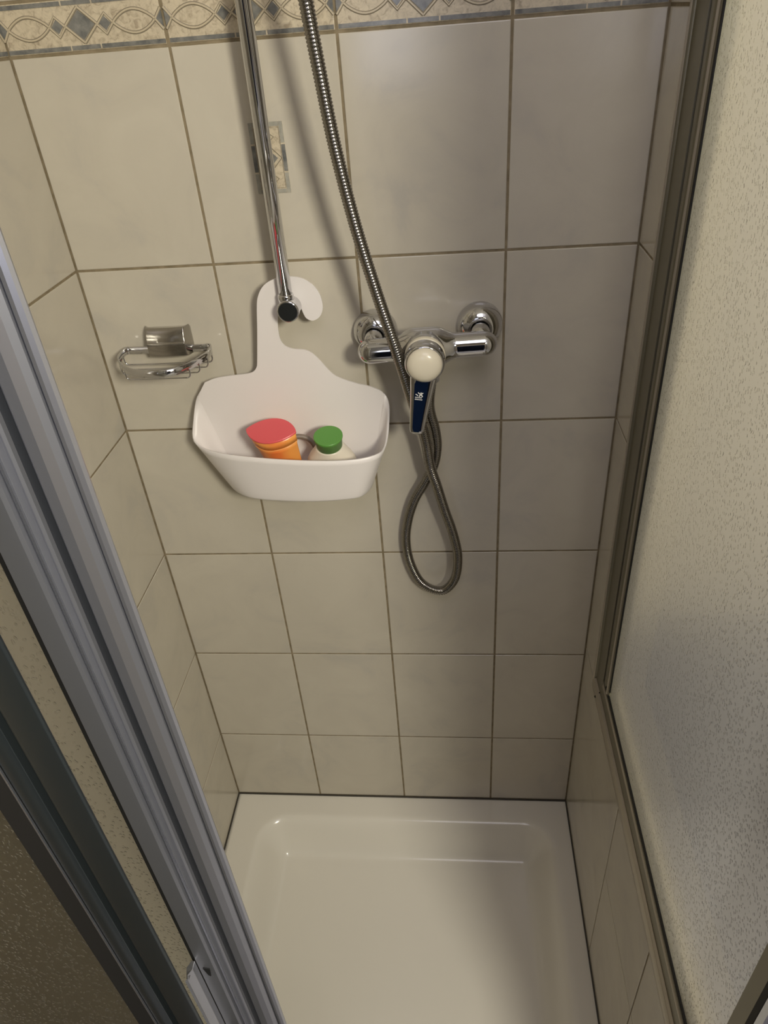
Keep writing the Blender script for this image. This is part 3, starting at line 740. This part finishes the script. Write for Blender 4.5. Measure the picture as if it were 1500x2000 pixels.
# back plate polygon: hook outline then down to the basket bottom
poly = [(p.x, p.z) for p in smp] + [(onplate(757, 790).x - .001, onplate(757, 790).z), (.0125, .755), (-.004, .690), (-.231, .690), (-.2530, .755), (onplate(384, 790).x + .001, onplate(384, 790).z), (onplate(391, 765).x, onplate(391, 765).z)]
bm = bmesh.new(); prism(bm, poly, .0012, -.0012, 'xz')
for v_ in bm.verts: v_.co.y += yplate(v_.co.z)
crel(mk('hook_plate', bm, M_white, caddy))
bm = bmesh.new(); rows_ = []
for j in range(9):
    t = j / 8
    rr = []
    for a, b in zip(rim_s, bot_s):
        p = a.lerp(b, t); rr.append(bm.verts.new(p))
    rows_.append(rr)
cb = Vector((-.118, -.045, .689))
for s_ in (.985, .95, .6):
    rows_.append([bm.verts.new(Vector((cb.x + (b.x - cb.x) * s_, cb.y + (b.y - cb.y) * s_, .690 - (.004 if s_ < .97 else .0022)))) for b in bot_s])
for A, B_ in zip(rows_, rows_[1:]):
    for k in range(NB - 1): bm.faces.new((A[k], A[k + 1], B_[k + 1], B_[k]))
bm.faces.new(rows_[-1])
o = mk('basket', bm, M_white, caddy, smooth=True)
sd = o.modifiers.new('solid', 'SOLIDIFY'); sd.thickness = 0.0024; sd.offset = 0
crel(o)
# ------------------------------------------------------------------ bottles and band in the caddy
def frame(ax_):
    ax_ = Vector(ax_).normalized(); u = Vector((1, 0, 0)); u = (u - ax_ * u.dot(ax_)).normalized(); return u, ax_.cross(u), ax_
def lensring(bm, o, u, v, h, ax_, a, b, n=36):
    """pointed oval"""
    R_ = []
    for k in range(n):
        t = 2 * PI * k / n; c_, s_ = math.cos(t), math.sin(t)
        xx = a * math.copysign(abs(c_) ** 1.0, c_); yy = b * math.copysign(abs(s_) ** 1.6, s_)
        R_.append(bm.verts.new(o + ax_ * h + u * xx + v * yy))
    return R_
def loft(bm, R_):
    for A, B_ in zip(R_, R_[1:]):
        for k in range(len(A)): bm.faces.new((A[k], A[(k + 1) % len(A)], B_[(k + 1) % len(A)], B_[k]))
    bm.faces.new(R_[0]); bm.faces.new(R_[-1])
tc = at(529, 842, Y=-.0715)
u, v, a_ = frame((-.12, -.26, 1))
rot = Matrix.Rotation(math.radians(-13), 3, a_); u = rot @ u; v = rot @ v
HB_ = (tc.z - .6935) / a_.z - .004
bo = tc - a_ * HB_
pink = thing('shower_gel_bottle', 'orange bottle with flat pink-red cap standing in the white caddy', 'bottle', tuple(bo))
def prel(o): o.location = -bo; return o
bm = bmesh.new(); loft(bm, [lensring(bm, bo, u, v, h, a_, A_, B_) for h, A_, B_ in ((.003, .024, .012), (.006, .027, .014), (HB_ * .4, .0315, .019), (HB_ - .024, .0355, .0235), (HB_ - .0175, .0368, .0245))])
prel(mk('body', bm, M_orange, pink, smooth=False, bevel=None)).data.shade_smooth()
bm = bmesh.new(); loft(bm, [lensring(bm, bo, u, v, h, a_, A_, B_) for h, A_, B_ in ((HB_ - .0178, .0370, .0247), (HB_ - .0172, .0378, .0254), (HB_ - .0162, .0376, .0252))]); prel(mk('seam_ring', bm, M_orange_l, pink))
bm = bmesh.new(); loft(bm, [lensring(bm, bo, u, v, h, a_, A_, B_) for h, A_, B_ in ((HB_ - .0163, .0375, .0247), (HB_ - .0015, .0400, .0252))]); prel(mk('collar', bm, M_orange, pink)).data.shade_smooth()
bm = bmesh.new(); loft(bm, [lensring(bm, bo, u, v, h, a_, A_, B_) for h, A_, B_ in ((HB_ - .0016, .0402, .0254), (HB_ - .0008, .0412, .0262), (HB_ + .0010, .0414, .0264), (HB_ + .0018, .0406, .0257))]); prel(mk('cap', bm, M_pink, pink))
# green capped one
tc = at(640.5, 851, Y=-.0700); u, v, a_ = frame((.02, -.25, 1))
HG = (tc.z - .6935) / a_.z - .004; bo2 = tc - a_ * HG
green = thing('shampoo_bottle', 'small cream bottle with round green cap standing in the white caddy', 'bottle', tuple(bo2))
def grel(o): o.location = -bo2; return o
def oval(bm, h, A_, B_, n=40): return [bm.verts.new(bo2 + a_ * h + u * A_ * math.cos(2 * PI * k / n) + v * B_ * math.sin(2 * PI * k / n)) for k in range(n)]
bm = bmesh.new(); loft(bm, [oval(bm, h, A_, B_) for h, A_, B_ in ((.003, .032, .018), (.006, .035, .020), (HG - .058, .0385, .0235), (HG - .046, .0370, .0230), (HG - .036, .0320, .0215), (HG - .028, .0260, .0205), (HG - .022, .0222, .0200), (HG - .0195, .0205, .0195), (HG - .0195, .0180, .0180))])
grel(mk('body', bm, M_cream, green, smooth=True))
bm = bmesh.new(); loft(bm, [oval(bm, h, A_, A_) for h, A_ in ((HG - .0230, .0188), (HG - .0035, .0206), (HG - .0030, .0210))]); grel(mk('cap_skirt', bm, M_green, green)).data.shade_smooth()
bm = bmesh.new(); loft(bm, [oval(bm, h, A_, A_) for h, A_ in ((HG - .0032, .0214), (HG - .0026, .0217), (HG - .0002, .0217), (HG + .0004, .0212))]); grel(mk('cap_top', bm, M_green, green))
# brown band
bc_ = at(585, 886, Y=-.052); r_ = .0262
band = bmesh.new(); pts_ = []
fx = (CAM - bc_).normalized(); ux = Vector((1, 0, .0)); ux = (ux - fx * ux.dot(fx)).normalized(); uy = ux.cross(fx); uy = uy if uy.z > 0 else -uy
pts_ = [bc_ + (ux * math.cos(t) + uy * math.sin(t)) * r_ for t in [2 * PI * k / 48 for k in range(48)]]
tube(band, pts_, .0040, 10, closed=True)
o = mk('elastic_band', band, M_band, smooth=True); o['label'] = 'grey-brown curved band showing between the pink and green capped bottles'; o['category'] = 'band'

# ------------------------------------------------------------------ behind the viewer: dark cloth added for the chrome to mirror
tw = thing('dark_reflector_towel', 'navy towel on a floor stand, added unseen behind the viewer to darken the chrome reflections', 'towel', (0.08, -1.30, 1.12))
bm = bmesh.new()
nx, nz = 30, 12
gr = [[bm.verts.new((-.28 + .56 * i / nx, -.0 + .012 * math.sin(i * 1.3), -1.25 * j / nz)) for j in range(nz + 1)] for i in range(nx + 1)]
for i in range(nx):
    for j in range(nz): bm.faces.new((gr[i][j], gr[i + 1][j], gr[i + 1][j + 1], gr[i][j + 1]))
o = mk('added_reflector_cloth', bm, M_towel, tw, smooth=True); o.location.z = 0; sd = o.modifiers.new('solid', 'SOLIDIFY'); sd.thickness = .006
bm = bmesh.new(); tube(bm, [(-.33, 0, .012), (.33, 0, .012)], .009, 16); mk('added_stand_rod', bm, M_chrome, tw, smooth=True)
for sx in (-.32, .32):
    bm = bmesh.new(); tube(bm, [(sx, 0, .016), (sx, 0, -1.48)], .008, 12); mk('added_stand_leg', bm, M_chrome, tw, smooth=True)
